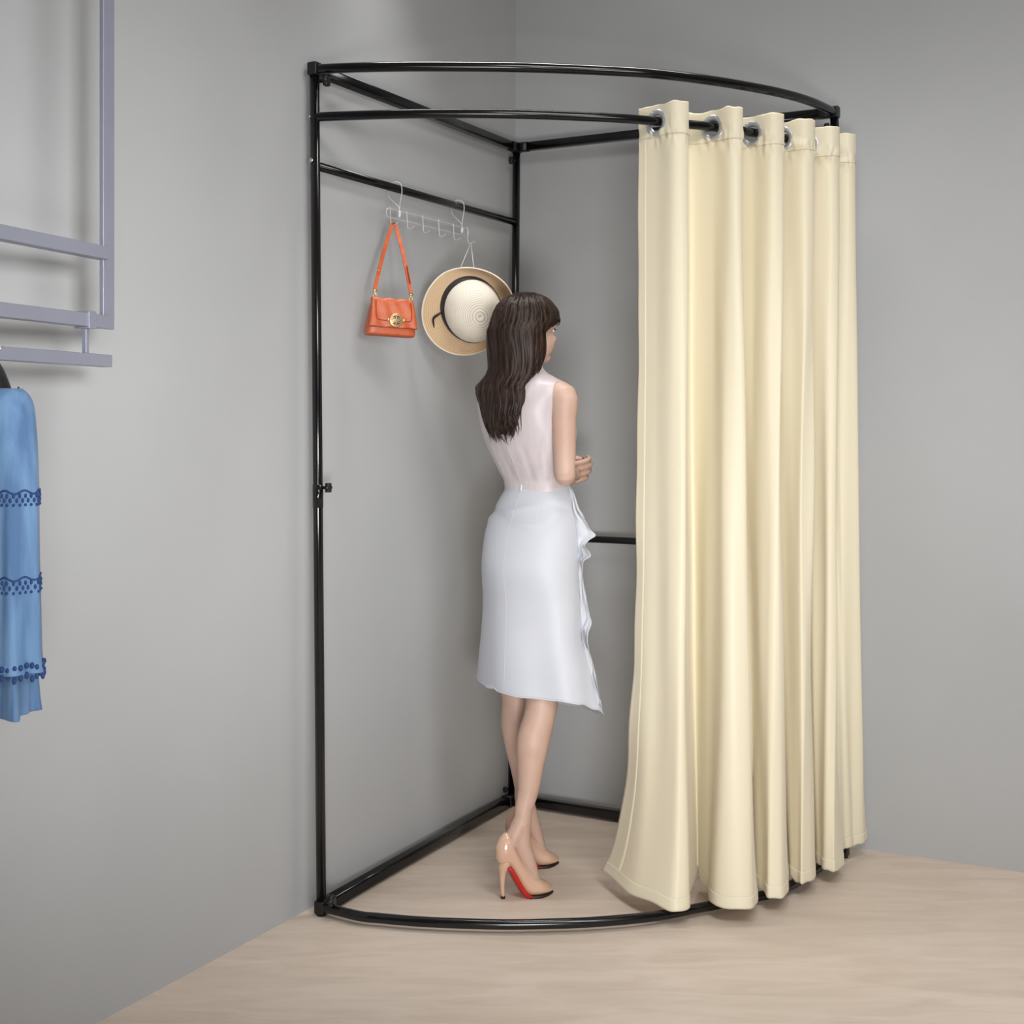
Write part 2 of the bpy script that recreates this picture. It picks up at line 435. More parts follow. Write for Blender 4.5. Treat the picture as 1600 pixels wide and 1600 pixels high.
for r_ in range(len(vs)-1):
    for i in range(nc-1):
        a = r_*nc+i; q = (a, a+1, a+nc+1, a+nc)
        c = (verts[q[0]]+verts[q[2]])/2
        if c.z > 1.98 and near_hole(c): continue
        faces.append(q)
mb = MB().add(verts, faces)
mb.build('curtain_panel', M['curtain'], CU, CL, solid=.0012)
# stitched header band and hem band, doubled cloth lying on both faces of the panel
def band(name, v0, v1, steps, skip):
    mb = MB(); V = []; F = []
    for sgn in (1,-1):
        base = len(V)
        for j in range(steps+1):
            v = v0+(v1-v0)*j/steps
            for i in range(nc): V.append(curtain_pt(i, v, .0016*sgn))
        for j in range(steps):
            for i in range(nc-1):
                a = base+j*nc+i; q = (a, a+1, a+nc+1, a+nc)
                c = (V[q[0]]+V[q[2]])/2
                if skip and near_hole(c): continue
                F.append(q)
    mb.add(V, F); return mb.build(name, M['curtain'], CU, CL, solid=.0008)
tot = ZTOP-HZ
band('header_band', -.0005, (ZTOP-2.036)/tot, 24, True)
band('hem_band', 1-.030/tot, 1.0004, 6, False)
# turned leading edge
for sgn in (1,-1):
    ve = [1-.0002-(1.0-.001)*k/120 for k in range(121)][::-1]
    mb_e = MB().loft([[curtain_pt(i, v, .0014*sgn) for i in range(0,7)] for v in ve], caps=False, closed=False)
    mb_e.build('edge_hem', M['curtain'], CU, CL, solid=.0004)
# stitch lines
for z_ in (2.036,):
    for sgn in (1,-1):
        st = [curtain_pt(i, (ZTOP-z_)/tot, .003*sgn) for i in range(nc)]
        MB().tube(st, .0009, 5).build('stitch_line', M['curtain'], CU, CL)
for (c, tt) in gr_data:
    nrm = Vector((tt.y,-tt.x,0)); up = Vector((0,0,1)); rings = []
    prof = [(.0205,.0),(.0215,.0035),(.026,.0052),(.032,.0045),(.036,.0025),(.0365,0),(.036,-.0025),(.032,-.0045),(.026,-.0052),(.0215,-.0035)]
    for k in range(40):
        a = 2*math.pi*k/40; e = tt*math.cos(a)+up*math.sin(a)
        rings.append([c+e*r_+nrm*h for r_, h in prof])
    rings.append(rings[0])
    gm = MB().loft(rings, caps=False)
    # small dimples on the ring face
    d = gm
    for k in range(8):
        a = 2*math.pi*(k+.5)/8; e = tt*math.cos(a)+up*math.sin(a); e2 = -tt*math.sin(a)+up*math.cos(a)
        for s_ in (1,-1):
            d.box(c+e*.0305+nrm*.005*s_, (.005,.0012,.0012), (e, e2, nrm))
    gm.build('grommet', M['chrome'], CU, CL)

# ---------------------------------------------------------------- hook rack on the bar
HKo = W(665,330,3.93)
HK = thing('hook_rack', HKo, 'clear white wire rack with six hooks hung on the upper side bar', 'hook rack')
def bar_at(px, z=ZX):
    a, b = lean(Lt,Lb,ZX), lean(Bt,Bb,ZX); k = (px-800)/FP
    t = (k*a.y-a.x)/((b.x-a.x)-k*(b.y-a.y)); p = a.lerp(b, t); p.z = z; return p
bd = (Bt-Lt).normalized(); bn = Vector((bd.y,-bd.x,0))   # bn points into the booth
def rk(px, z, out=.0): p = bar_at(px, z); return p+bn*out
ZH = 1.872
# stadium loop of wire
l0, l1 = rk(602,ZH,.012), rk(724,ZH,.012)
loop = []
for k in range(9):
    a = math.pi/2+math.pi*k/8; loop.append(l0+bd*.012*math.cos(a)+Vector((0,0,.0125*math.sin(a))))
for k in range(9):
    a = -math.pi/2+math.pi*k/8; loop.append(l1+bd*.012*math.cos(a)+Vector((0,0,.0125*math.sin(a))))
MB().tube(loop, .0016, 8, closed=True).build('wire_loop', M['wire'], HK, HKo)
hook_tip = []
for px in (603,629,654,679,702,724):
    b0 = rk(px, ZH+.0125, .014)
    def q_(o, dz, al=0): return b0+bn*o+Vector((0,0,dz))+bd*al
    path = [q_(0,.003), q_(.001,-.01), q_(.002,-.030), q_(.003,-.041), q_(.007,-.047), q_(.015,-.047), q_(.025,-.042)]
    MB().tube(path, .0014, 8, smooth=4, ends=True).build('hook', M['wire'], HK, HKo)
    hook_tip.append(q_(.013,-.0465))
for px in (618,716):
    c = bar_at(px)
    def q_(o, dz, al=0): return c+bn*o+Vector((0,0,dz))+bd*al
    path = [q_(.012,-.072,.0), q_(.013,-.055,-.004), q_(-.012,-.028,-.012), q_(-.0165,-.008,-.012), q_(-.013,.012,-.006), q_(0,.0185,.0), q_(.013,.012,.006), q_(.0165,-.004,.008), q_(.016,-.022,.006), q_(.014,-.045,.002), q_(.013,-.070,.0)]
    MB().tube(path, .0015, 8, smooth=5, ends=True).build('bar_clip', M['wire'], HK, HKo)
    MB().ell(q_(.0135,-.076), (.006,.006,.011)).build('clip_bead', M['wire'], HK, HKo)

# ---------------------------------------------------------------- handbag
BGo = W(611,497,3.60)
BG = thing('handbag', BGo, 'small orange leather flap handbag with round gold emblem hanging from the hook rack', 'handbag')
bnv = Vector((.36,-.93,0)).normalized(); bu = Vector((-bnv.y,bnv.x,0)); bz = Vector((0,0,1))
tilt = Matrix.Rotation(-.045, 3, bnv); bu = tilt@bu; bz = tilt@bz
def bg(u, v, n=0): return BGo+bu*u+bz*v+bnv*n
# body: rings from the bottom up, rounded rectangle
def rrect(v, hw, n0, n1, p=6, k=40, sag=0):
    out = []
    for i in range(k):
        a = 2*math.pi*i/k; x = math.copysign(abs(math.cos(a))**(2/p), math.cos(a)); y = math.copysign(abs(math.sin(a))**(2/p), math.sin(a))
        uu = x*hw; out.append(bg(uu, v+sag*(1-(uu/.07)**2)*(-1), (n0+n1)/2+y*(n1-n0)/2))
    return out
mb = MB().loft([rrect(-.046,.060,-.030,.012), rrect(-.049,.0655,-.036,.017), rrect(-.043,.069,-.040,.020), rrect(-.02,.0675,-.036,.020), rrect(.01,.062,-.026,.016), rrect(.038,.057,-.013,.010), rrect(.047,.055,-.009,.007), rrect(.050,.050,-.004,.003)])
mb.build('bag_body', M['orange'], BG, BGo)
# side gusset folds
for s in (-1,1):
    MB().tube([bg(s*.0665,-.043,-.012), bg(s*.0625,-.01,-.008), bg(s*.057,.03,-.002), bg(s*.054,.046,0)], [.0015,.003,.002,.001], 8, smooth=4).build('gusset_fold', M['orangedark'], BG, BGo)
# flap: curved sheet over the top and down the front
rings = []
fp = [(.040,-.012,.055),(.048,-.008,.056),(.0525,0,.057),(.0505,.008,.058),(.040,.0135,.0595),(.02,.0195,.062),(0,.0232,.0645),(-.018,.0255,.067),(-.0275,.0265,.0685)]
for (v, n, hw) in [tuple(x) for x in catmull(fp, 3)]:
    rings.append([bg(hw*(-1+2*i/20), v+.0015*math.sin(i*.9), n+.0012*math.sin(i*1.1+v*60)) for i in range(21)])
MB().loft(rings, caps=False, closed=False).build('flap', M['orange'], BG, BGo, solid=.003)
# raised U-shaped seam on flap
us = [(-.048,.044,.0155),(-.049,.02,.0222),(-.047,-.002,.0262),(-.040,-.0085,.0272),(0,-.0095,.0276),(.043,-.0085,.0272),(.050,-.002,.0262),(.051,.02,.0222),(.050,.044,.0155)]
MB().tube([bg(*x) for x in us], .0013, 8, smooth=5).build('flap_seam', M['orangedark'], BG, BGo)
MB().tube([bg(-.067,-.0275,.0285), bg(0,-.0280,.0290), bg(.067,-.0275,.0285)], .0010, 6).build('flap_edge', M['orangedark'], BG, BGo)
ec = bg(.006,-.0075,.0275)
em = MB().tube([ec, ec+bnv*.003, ec+bnv*.0042], [.0195,.0195,.0175], 40).build('emblem', M['emblem'], BG, BGo)
# the emblem's pierced double-T cross inside the ring
dm = MB(); o3 = ec+bnv*.0045
def seg(x0,y0,x1,y1,w):
    a = o3+bu*x0+bz*y0; b = o3+bu*x1+bz*y1; t = (b-a); L_ = t.length; t.normalize(); dm.box((a+b)/2, (L_,w,.0008), (t, bnv.cross(t), bnv))
for sx in (-1,1):
    for sy in (-1,1):
        seg(sx*.0035,sy*.0035,sx*.0035,sy*.0115,.0028)
        seg(sx*.0035,sy*.0115,sx*.0095,sy*.0075,.0026)
        seg(sx*.0055,sy*.002,sx*.0105,sy*.0045,.0014)
seg(-.0025,0,.0025,0,.0014); seg(0,.013,0,.0105,.002); seg(0,-.013,0,-.0105,.002); seg(-.0135,0,-.011,0,.002); seg(.0135,0,.011,0,.002)
e2 = dm.build('emblem_cutwork', M['dark'], em, (0,0,0), smooth=False); e2.location = -BGo
for s in (-1,1):
    MB().ell(ec+bu*s*.0215+bnv*.0012, (.0042,.0042,.0042)).build('emblem_stud', M['gold'], BG, BGo)
apex = hook_tip[0]+Vector((0,0,.003))
for s, e in ((-1, bg(-.049,.075,0)), (1, bg(.0535,.072,0))):
    rings = []; 
    ax_ = apex+bu*s*.004
    for j in range(25):
        f = j/24; p = ax_.lerp(e, f); p = p+bu*s*.006*math.sin(math.pi*f)*.5
        w = .0055 if f > .05 else .0045
        t = (e-ax_).normalized(); x = t.cross(bnv).normalized()
        xx = (x+bnv*.25*math.sin(f*2.2)).normalized(); nn = t.cross(xx).normalized()
        rings.append([p-xx*w-nn*.0012, p+xx*w-nn*.0012, p+xx*w+nn*.0012, p-xx*w+nn*.0012])
    MB().loft(rings).build('strap', M['orange'], BG, BGo, smooth=False)
    # keeper ends and studs
    t = (e-ax_).normalized(); x = t.cross(bnv).normalized()
    for f in ((.72,) if s < 0 else (.77,)):
        p = ax_.lerp(e, f); MB().ell(p+bnv*.002+bu*s*.005, (.0022,.0022,.0022), n=10, m=6).build('strap_stud', M['gold'], BG, BGo)
    if s > 0:
        p = ax_.lerp(e,.62)+bu*.001; p2 = ax_.lerp(e,.86)+bu*.003
        MB().tube([p-x*.004+bnv*.002, p2+bnv*.002], .0055, 8, flat=.25, up=tuple(x)).build('strap_tab', M['orangedark'], BG, BGo)
    c = e+Vector((0,0,-.003))
    hw = MB().tube([c-bu*.006, c+bu*.006], .0022, 8)
    hw.tube([c, c-bz*.010], .0022, 8)
    lp = [c-bz*.014+bu*.0045*math.cos(a)+bz*.0065*math.sin(a) for a in [2*math.pi*k/16 for k in range(16)]]
    hw.tube(lp, .0016, 8, closed=True)
    hw.build('clasp', M['gold'], BG, BGo)
MB().tube([apex-bu*.005-bz*.002, apex+bz*.0015, apex+bu*.005-bz*.002], .0045, 10, smooth=3, flat=.5).build('strap_fold', M['orangedark'], BG, BGo)

# ---------------------------------------------------------------- straw hat
HTo = W(733,481,3.915)
HT = thing('sun_hat', HTo, 'woven straw sun hat with black ribbon hanging by a white cord', 'hat')
hn = Vector((.35,-.87,-.34)).normalized()
h1 = Vector((0,0,1)).cross(hn).normalized(); h1 = h1 if h1.x > 0 else -h1
h2 = hn.cross(h1); h2 = h2 if h2.z > 0 else -h2
def hp(r, a, h): return HTo+h1*r*math.cos(a)+h2*r*math.sin(a)+hn*h
def rev(prof_fn, steps, n=96):
    rings = []; rad = []
    for j in range(steps+1):
        t = j/steps; ring = []
        for k in range(n):
            a = 2*math.pi*k/n; r, h = prof_fn(t, a); ring.append(hp(r, a, h)); rad.append(RAD(t))
        rings.append(ring)
    mb = MB().loft(rings, caps=False); return mb, rad
def setrad(o, rad):
    at = o.data.attributes.new('rad','FLOAT','POINT')
    for i, x in enumerate(rad): at.data[i].value = x
RC = .0940
def crown(t, a):
    # t 0 base .. 1 top; domed, flattened top
    ang = t*math.pi/2
    r = RC*math.cos(ang)**.62 if t < 1 else 0
    h = .012+.088*math.sin(ang)**.9
    r = r*(1+.075*math.cos(2*(a-2.2)))*(1 if True else 0)
    return max(r,.0004), h
RAD = lambda t: (1-t)*.13
mb, rad = rev(crown, 40); o = mb.build('crown', M['crown'], HT, HTo, solid=.0015); setrad(o, rad)
def brim(t, a):
    curl = max(0, math.cos(a-.75))            # curls up at the upper right
    low = max(0, math.cos(a-3.9))
    W_ = .044+.010*low+.002*curl
    r = RC*(1+.075*math.cos(2*(a-2.2))*(1-t))+W_*t*(1-.36*curl*t)-.001
    h = .012*(1-t)+ t*t*(.058*curl**1.3-.004*low)+ .012*t*max(0,math.cos(a+1.2))
    return r, h
RAD = lambda t: .13+.055*t
mb, rad = rev(brim, 16); o = mb.build('brim', M['brim'], HT, HTo, solid=.0022); setrad(o, rad)
ed = [hp(*(lambda rh, a: (rh[0], a, rh[1]))(brim(1, 2*math.pi*k/96), 2*math.pi*k/96)) for k in range(96)]
MB().tube(ed, .0021, 8, closed=True).build('brim_edge', M['brimedge'], HT, HTo)
# ribbon hugging the crown's base
RIB = []
for j in range(5):
    t = .0+.17*j/4
    RIB.append([hp(crown(t, 2*math.pi*k/96)[0]+.002, 2*math.pi*k/96, crown(t,0)[1]+.001) for k in range(96)])
MB().loft(RIB, caps=False).build('ribbon', M['ribbon'], HT, HTo, solid=.002)
a0 = math.radians(190)
tail = [hp(RC+.002,a0-.03,.018), hp(RC+.009,a0+.0,.022), hp(RC+.019,a0+.06,.018), hp(RC+.024,a0+.14,.012), hp(RC+.0245,a0+.24,.008), hp(RC+.0275,a0+.36,.006)]
MB().tube(tail, [.004,.0055,.0065,.0062,.0052,.003], 8, smooth=5, flat=.5).build('ribbon_tail', M['ribbon'], HT, HTo)
hk6 = hook_tip[5]
for px, py in ((717,425),(741,424)):
    e = W(px,py,3.93); MB().tube([hk6+Vector((0,0,.001)), e], .0011, 6).build('hanging_cord', M['whitecord'], HT, HTo)

# ---------------------------------------------------------------- wall clothes rack (left edge)
RKo = Vector((-.80,2.6,1.40))
RK = thing('clothes_rack', RKo, 'grey steel clothes rack frame hanging from the ceiling by the left wall', 'clothes rack')
rd = Vector((-.313,-.95,0)).normalized(); rnv = Vector((rd.y,-rd.x,0)); UPV = Vector((0,0,1))
def rkp(s, z): return Vector((-.80,2.6,z))+rd*s
def bx(name, s0, z0, s1, z1, w=.026, d=.026):
    a, b = rkp(s0,z0), rkp(s1,z1); t = (b-a); L_ = t.length; t.normalize()
    x = rnv; y = t.cross(x).normalized()
    MB().box((a+b)/2, (L_, w, d), (t, y, x)).build(name, M['rack'], RK, RKo, smooth=False, bevel=.0015)
Z1, Z2, Z3 = 1.615, 1.4795, 1.4035
RLEN = .95
bx('hanger_post', 0, Z2-.013, 0, 2.95, .036, .010); bx('hanger_post', RLEN, Z2-.013, RLEN, 2.95, .036, .010)
bx('upper_rail', .013, Z1, RLEN-.013, Z1)
bx('lower_rail', .013, Z2, RLEN-.013, Z2)
bx('garment_bar', .0, Z3, RLEN, Z3, .024)
for s in (.068, RLEN-.068):
    bx('bar_drop', s, Z3+.012, s, Z2-.016, .010, .010)
    bx('bar_clamp', s-.012, Z2, s+.012, Z2, .034, .034)

# ---------------------------------------------------------------- blue dress on a hanger
dc = Vector((-.905,2.288,0)); dd_ = Vector((.547,-.84,0)).normalized(); dn = Vector((dd_.y,-dd_.x,0)); dn = -dn if dn.x < 0 else dn
HGo = on(dc,1.36)
HG = thing('clothes_hanger', HGo, 'black clothes hanger on the grey garment bar holding the blue dress', 'hanger')
hk = [on(dc,1.345), on(dc,1.375), on(dc,1.393)+rnv*.018, on(dc,1.412)+rnv*.020, on(dc,1.426)+rnv*.006, on(dc,1.424)-rnv*.012, on(dc,1.410)-rnv*.019]
MB().tube(hk, .0025, 8, smooth=5, ends=True).build('hook', M['steel'], HG, HGo)
arms = [on(dc,1.295)+dd_*-.172, on(dc,1.345)-dd_*.10, on(dc,1.375)-dd_*.04, on(dc,1.382), on(dc,1.375)+dd_*.04, on(dc,1.345)+dd_*.10, on(dc,1.295)+dd_*.172]
MB().tube(arms, [.009,.010,.011,.012,.011,.010,.009], 12, smooth=5, ends=True, flat=.7).build('hanger_arms', M['hanger'], HG, HGo)
DRo = on(dc,1.3)
DRs = thing('dress', DRo, 'blue long-sleeved dress with navy embroidered bands on the black hanger', 'dress')
def wavy(z): return 0
def dring(z, hw, hd, wob, n=72, off_=0, ph=0, zr=0):
    out = []
    for k in range(n):
        a = 2*math.pi*k/n; f = 1+wob*math.sin(a*7+ph)+wob*.6*math.sin(a*13+1)
        out.append(on(dc, z+zr*math.sin(a*9))+dd_*(hw*math.cos(a)*f+off_)+dn*hd*math.sin(a)*f)
    return out
body = [(1.322,.128,.030,0),(1.318,.145,.034,0),(1.305,.152,.036,0),(1.28,.158,.042,.01),(1.20,.142,.046,.02),(1.10,.132,.05,.03),(1.0,.140,.055,.05),(.90,.146,.058,.08),(.82,.150,.062,.1),(.795,.152,.064,.11)]
rs = [dring(z,hw,hd,wb,ph=z*1.5) for z,hw,hd,wb in [tuple(x) for x in catmull(body,4)]]
MB().loft(rs, caps=False).build('dress_body', M['bluefab'], DRs, DRo, solid=.002)
def sleeve(sg):
    base = on(dc,0)
    def cz(z):   # sleeve centre line
        f = (1.325-z)/.45
        return base+dd_*sg*(.150+.028*min(1,f*3)-.004*f)+Vector((0,0,z))+dn*.0
    prof = [(1.338,.010,.018),(1.325,.022,.030),(1.30,.030,.036),(1.24,.034,.038),(1.16,.036,.038),(1.05,.038,.039),(.96,.040,.041),(.90,.042,.043),(.878,.045,.046)]
    rings = []
    P = [tuple(x) for x in catmull(prof,5)]
    for (z, hw, hd) in P:
        f = min(1,max(0,(1.30-z)/.3)); ring = []
        for k in range(56):
            a = 2*math.pi*k/56; m_ = 1+f*.09*math.sin(6*a+1.2+z*2)+f*.03*math.sin(11*a)
            ring.append(cz(z)+dd_*hw*math.cos(a)*m_+dn*hd*math.sin(a)*m_)
        rings.append(ring)
    so = MB().loft(rings, caps=False).build('sleeve', M['bluefab'], DRs, DRo, solid=.002)
    def fringe(z0, h, amp, name):
        # embroidered band: a rim line and a row of small motifs standing on the sleeve
        mb = MB()
        def surf(z, a, o_=.0018):
            for i in range(len(P)-1):
                if P[i][0] >= z >= P[i+1][0]:
                    t = (P[i][0]-z)/(P[i][0]-P[i+1][0]); hw = P[i][1]+(P[i+1][1]-P[i][1])*t; hd = P[i][2]+(P[i+1][2]-P[i][2])*t; break
            else: hw, hd = P[-1][1], P[-1][2]
            f = min(1,max(0,(1.30-z)/.3)); m_ = 1+f*.09*math.sin(6*a+1.2+z*2)+f*.03*math.sin(11*a)
            return cz(z)+dd_*(hw*m_+o_)*math.cos(a)+dn*(hd*m_+o_)*math.sin(a)
        mb.tube([surf(z0+.003*math.sin(8*a), a) for a in [2*math.pi*k/64 for k in range(64)]], .0016, 6, closed=True)
        for k in range(26):
            a = 2*math.pi*k/26
            for r_ in range(3):
                c = surf(z0-h*(.25+.3*r_), a+(.12 if r_%2 else 0)); mb.ell(c, (.0024,.0024,.0040 if r_ < 2 else .0026), n=8, m=6)
        b_ = mb.build(name, M['navy'], so, (0,0,0)); b_.location = -DRo
    fringe(1.171,.024,0,'embroidered_band'); fringe(1.032,.026,0,'embroidered_band')
    # scalloped lace cuff
    ring = []
    mb = MB()
    for k in range(30):
        a = 2*math.pi*k/30; c = cz(.874)+dd_*.045*math.cos(a)+dn*.046*math.sin(a)
        mb.ell(c+Vector((0,0,.004*math.sin(k*2.1))), (.0036,.0036,.006), n=10, m=6)
        mb.ell(c+Vector((0,0,.016+.003*math.sin(k*1.3))), (.004,.004,.005), n=8, m=6)
    cu = mb.build('cuff_lace', M['navy'], so, (0,0,0)); cu.location = -DRo
sleeve(1); sleeve(-1)
# raglan seam line and neckline
MB().tube([on(dc,1.343)+dd_*.05+dn*.034, on(dc,1.28)+dd_*.115+dn*.040, on(dc,1.19)+dd_*.125+dn*.036], .0016, 6, smooth=4).build('sleeve_seam', M['navy'], DRs, DRo)


# ---------------------------------------------------------------- the woman
AZ = math.radians(40)
F_ = Vector((math.sin(AZ), math.cos(AZ), 0)); R_ = Vector((math.cos(AZ), -math.sin(AZ), 0))
AH = math.radians(50)
FH = Vector((math.sin(AH), math.cos(AH), 0)); RH = Vector((math.cos(AH), -math.sin(AH), 0))
ZV = Vector((0,0,1))
PO = Vector((.04,3.66,0))
def shoe_frame(o, ang):
    d = Vector((math.cos(ang), math.sin(ang), 0)); s = Vector((d.y,-d.x,0)); return (Vector(o), d, s)
SHR = shoe_frame((-.043,3.537,0), math.radians(20)); SHL = shoe_frame((-.018,3.772,0), math.radians(21))
def sp(fr, s, z, w=0): return fr[0]+fr[1]*s+fr[2]*w+ZV*z

def skin_mesh():
    mb = MB()
    # torso
    T = [(.74,.055,3.70,.10,.070),(.80,.055,3.70,.135,.086),(.88,.055,3.70,.142,.092),(.95,.057,3.70,.134,.086),(1.02,.063,3.70,.122,.088),(1.108,.072,3.70,.094,.066),(1.18,.062,3.695,.108,.078),(1.24,.045,3.69,.122,.086),(1.30,.033,3.685,.128,.088),(1.345,.031,3.683,.134,.078),(1.378,.031,3.68,.120,.062),(1.400,.032,3.678,.088,.052),(1.418,.033,3.678,.058,.046),(1.44,.034,3.68,.044,.042)]
    mb.loft([ellring((x,y,z),hw,hd,R_,F_,40,2.2) for z,x,y,hw,hd in [tuple(q) for q in catmull(T,3)]])
    cb = Vector((.040,3.685,1.262))
    for s in (-1,1): mb.ell(cb+F_*.068+R_*s*.062, (.052,.045,.050), (R_,F_,ZV))
    for s in (-1,1): mb.ell(Vector((.055,3.70,.875))-F_*.032+R_*s*.062, (.066,.062,.080), (R_,F_,ZV))
    # neck and head
    mb.tube([(.032,3.676,1.38),(.035,3.684,1.44),(.042,3.694,1.50)], [.052,.045,.045], 20, smooth=4)
    hc = Vector((.040,3.688,1.556))
    mb.ell(hc-FH*.008, (.070,.090,.082), (RH,FH,ZV), 28, 18)
    mb.ell(hc+FH*.030-ZV*.045, (.056,.062,.062), (RH,FH,ZV), 24, 14)
    mb.ell(hc+FH*.056-ZV*.088, (.030,.026,.022), (RH,FH,ZV))
    mb.tube([hc+FH*.012-ZV*.070-RH*.036, hc+FH*.040-ZV*.088-RH*.020, hc+FH*.062-ZV*.093, hc+FH*.040-ZV*.088+RH*.020, hc+FH*.012-ZV*.070+RH*.036], [.016,.016,.016,.016,.016], 12, smooth=4, ends=True)   # jaw line
    for s in (-1,1):
        mb.ell(hc+FH*.056+RH*s*.032-ZV*.042, (.019,.022,.019), (RH,FH,ZV))       # cheeks
        mb.tube([hc+FH*.078+RH*s*.012+ZV*.000, hc+FH*.074+RH*s*.03+ZV*.003, hc+FH*.062+RH*s*.044-ZV*.002], [.007,.008,.006], 10, smooth=3, ends=True)  # brows
        mb.ell(hc-FH*.002+RH*s*.071-ZV*.022, (.008,.018,.030), (RH,FH,ZV))       # ears
    mb.tube([hc+FH*.080-ZV*.008, hc+FH*.090-ZV*.022, hc+FH*.101-ZV*.037], [.007,.008,.011], 12, smooth=3, ends=True)
    for s in (-1,1): mb.ell(hc+FH*.090+RH*s*.009-ZV*.041, (.008,.010,.007), (RH,FH,ZV), 12, 8)
    mb.ell(hc+FH*.080-ZV*.064, (.022,.014,.014), (RH,FH,ZV))
    # arms
    shR = Vector((.140,3.588,1.352)); shL = Vector((-.062,3.757,1.352))
    elR = Vector((.143,3.565,1.140)); wrR = Vector((.166,3.765,1.140))
    elL = Vector((.000,3.905,1.135)); wrL = Vector((.112,3.935,1.132))
    mb.tube([Vector((.10,3.62,1.352)), shR, shR.lerp(elR,.3), shR.lerp(elR,.6), shR.lerp(elR,.85), elR, elR.lerp(wrR,.12)+ZV*.0, elR.lerp(wrR,.35), elR.lerp(wrR,.7), wrR, wrR+(wrR-elR).normalized()*.02],
            [.040,.0385,.0345,.0325,.030,.0285,.0295,.0295,.0235,.0185,.019], 24, smooth=4, ends=True)
    mb.tube([Vector((-.02,3.72,1.352)), shL, shL.lerp(elL,.3), shL.lerp(elL,.6), elL, elL.lerp(wrL,.35), elL.lerp(wrL,.7), wrL, wrL+(wrL-elL).normalized()*.02],
            [.040,.0385,.0345,.0325,.0285,.0295,.0235,.0185,.019], 24, smooth=4, ends=True)
    nails = []
    def hand(w, D, S, N, curl, spread=.0):
        """w wrist, D towards the fingers, S the thumb side, N out of the palm"""
        D = D.normalized(); S = (S-D*S.dot(D)).normalized(); N = D.cross(S) if N > 0 else S.cross(D)
        # palm
        mb.loft([ellring(w+D*t, hw, hd, S, N, 20, 2.6) for t,hw,hd in ((.0,.019,.014),(.02,.026,.014),(.045,.035,.0135),(.07,.036,.012),(.080,.034,.009))])
        mb.ell(w+D*.035+S*.022+N*.008, (.014,.022,.012), (S,D,N), 14, 10)
        for k, (o, L1, r) in enumerate(((.027,.040,.0078),(.009,.044,.0082),(-.009,.041,.0078),(-.026,.033,.0070))):
            p = w+D*.060+S*o; q = w+D*.082+S*o*1.05; pts = [p, q]; a = 0
            for j, (l, c) in enumerate(((L1,curl[0]),(L1*.62,curl[1]),(L1*.48,curl[2]))):
                a += c+.06*k*(1 if j==0 else 0); dir_ = D*math.cos(a)+N*math.sin(a)+S*spread*o*10
                q = q+dir_*l; pts.append(q)
            mb.tube(pts, [r*1.05,r*1.08,r,r*.93,r*.78], 12, smooth=3, ends=True)
            nails.append((pts[-1], dir_, r*.78, (D*-math.sin(a)+N*math.cos(a))))
        tb = w+D*.022+S*.020+N*.004
        pts = [tb, tb+D*.024+S*.016+N*.008, tb+D*.050+S*.016+N*.022, tb+D*.070+S*.008+N*.034]
        mb.tube(pts, [.0125,.011,.0098,.0080], 12, smooth=3, ends=True)
        nails.append((pts[-1], (pts[-1]-pts[-2]).normalized(), .0078, S*-1))
    DRv = Vector((.14,.97,.05)); hand(wrR, DRv, Vector((-.65,.1,.75)), -1, (.75,.95,.7))
    hand(wrL, Vector((.88,-.40,-.0)), Vector((-.3,-.2,.9)), -1, (.7,.9,.6))
    # legs
    def leg(hip, knee, ank, fr, calf_back, calf, lat):
        v = (ank-knee)
        pts = [hip, hip.lerp(knee,.35), hip.lerp(knee,.75), knee, knee+v*.14, knee+v*.32-calf_back*.011, knee+v*.52-calf_back*.007, knee+v*.74, ank+ZV*.03, ank]
        mb.tube(pts, [.070,.064,.052,.0455,.0435,calf,.0375,.029,.0235,.0235], 28, smooth=5)
        # foot standing almost upright in the high heel
        mb.tube([ank+ZV*.015, sp(fr,.055,.165), sp(fr,.033,.137)], [.024,.025,.021], 18, smooth=4, ends=True)
        mb.tube([ank+ZV*.02, sp(fr,.072,.150), sp(fr,.088,.098), sp(fr,.106,.040), sp(fr,.128,.022)], [.024,.0255,.0235,.021,.013], 18, smooth=4, ends=True)
        for s in (-1,1): mb.ell(ank+fr[2]*s*.020+fr[1]*-.002, (.007,.007,.010), n=12, m=8)
    leg(Vector((.055,3.71,.86))+R_*.065, Vector((.082,3.610,.52)), sp(SHR,.078,.198), SHR, F_, .0450, 0)
    leg(Vector((.055,3.71,.86))-R_*.065, Vector((.012,3.79,.52)), sp(SHL,.052,.198), SHL, F_, .0430, 0)
    return mb, hc, nails
mb, hc, nails = skin_mesh()
body = mb.build('person', M['skin'], None, PO)
rm = body.modifiers.new('r','REMESH'); rm.mode='VOXEL'; rm.voxel_size=.0031; rm.use_smooth_shade=True
sm = body.modifiers.new('s','SMOOTH'); sm.factor=.5; sm.iterations=5
dg = bpy.context.evaluated_depsgraph_get(); dg.update()
nm = bpy.data.meshes.new_from_object(body.evaluated_get(dg)); body.modifiers.clear()
body.data = nm; nm.name = 'person'
if not nm.materials: nm.materials.append(M['skin'])
for p in nm.polygons: p.use_smooth = True
P = tag(body, 'woman with long brown hair in sleeveless blouse and white skirt standing with her back turned', 'person')
def pp(mb_, name, m, **k): return mb_.build(name, m, P, PO, **k)

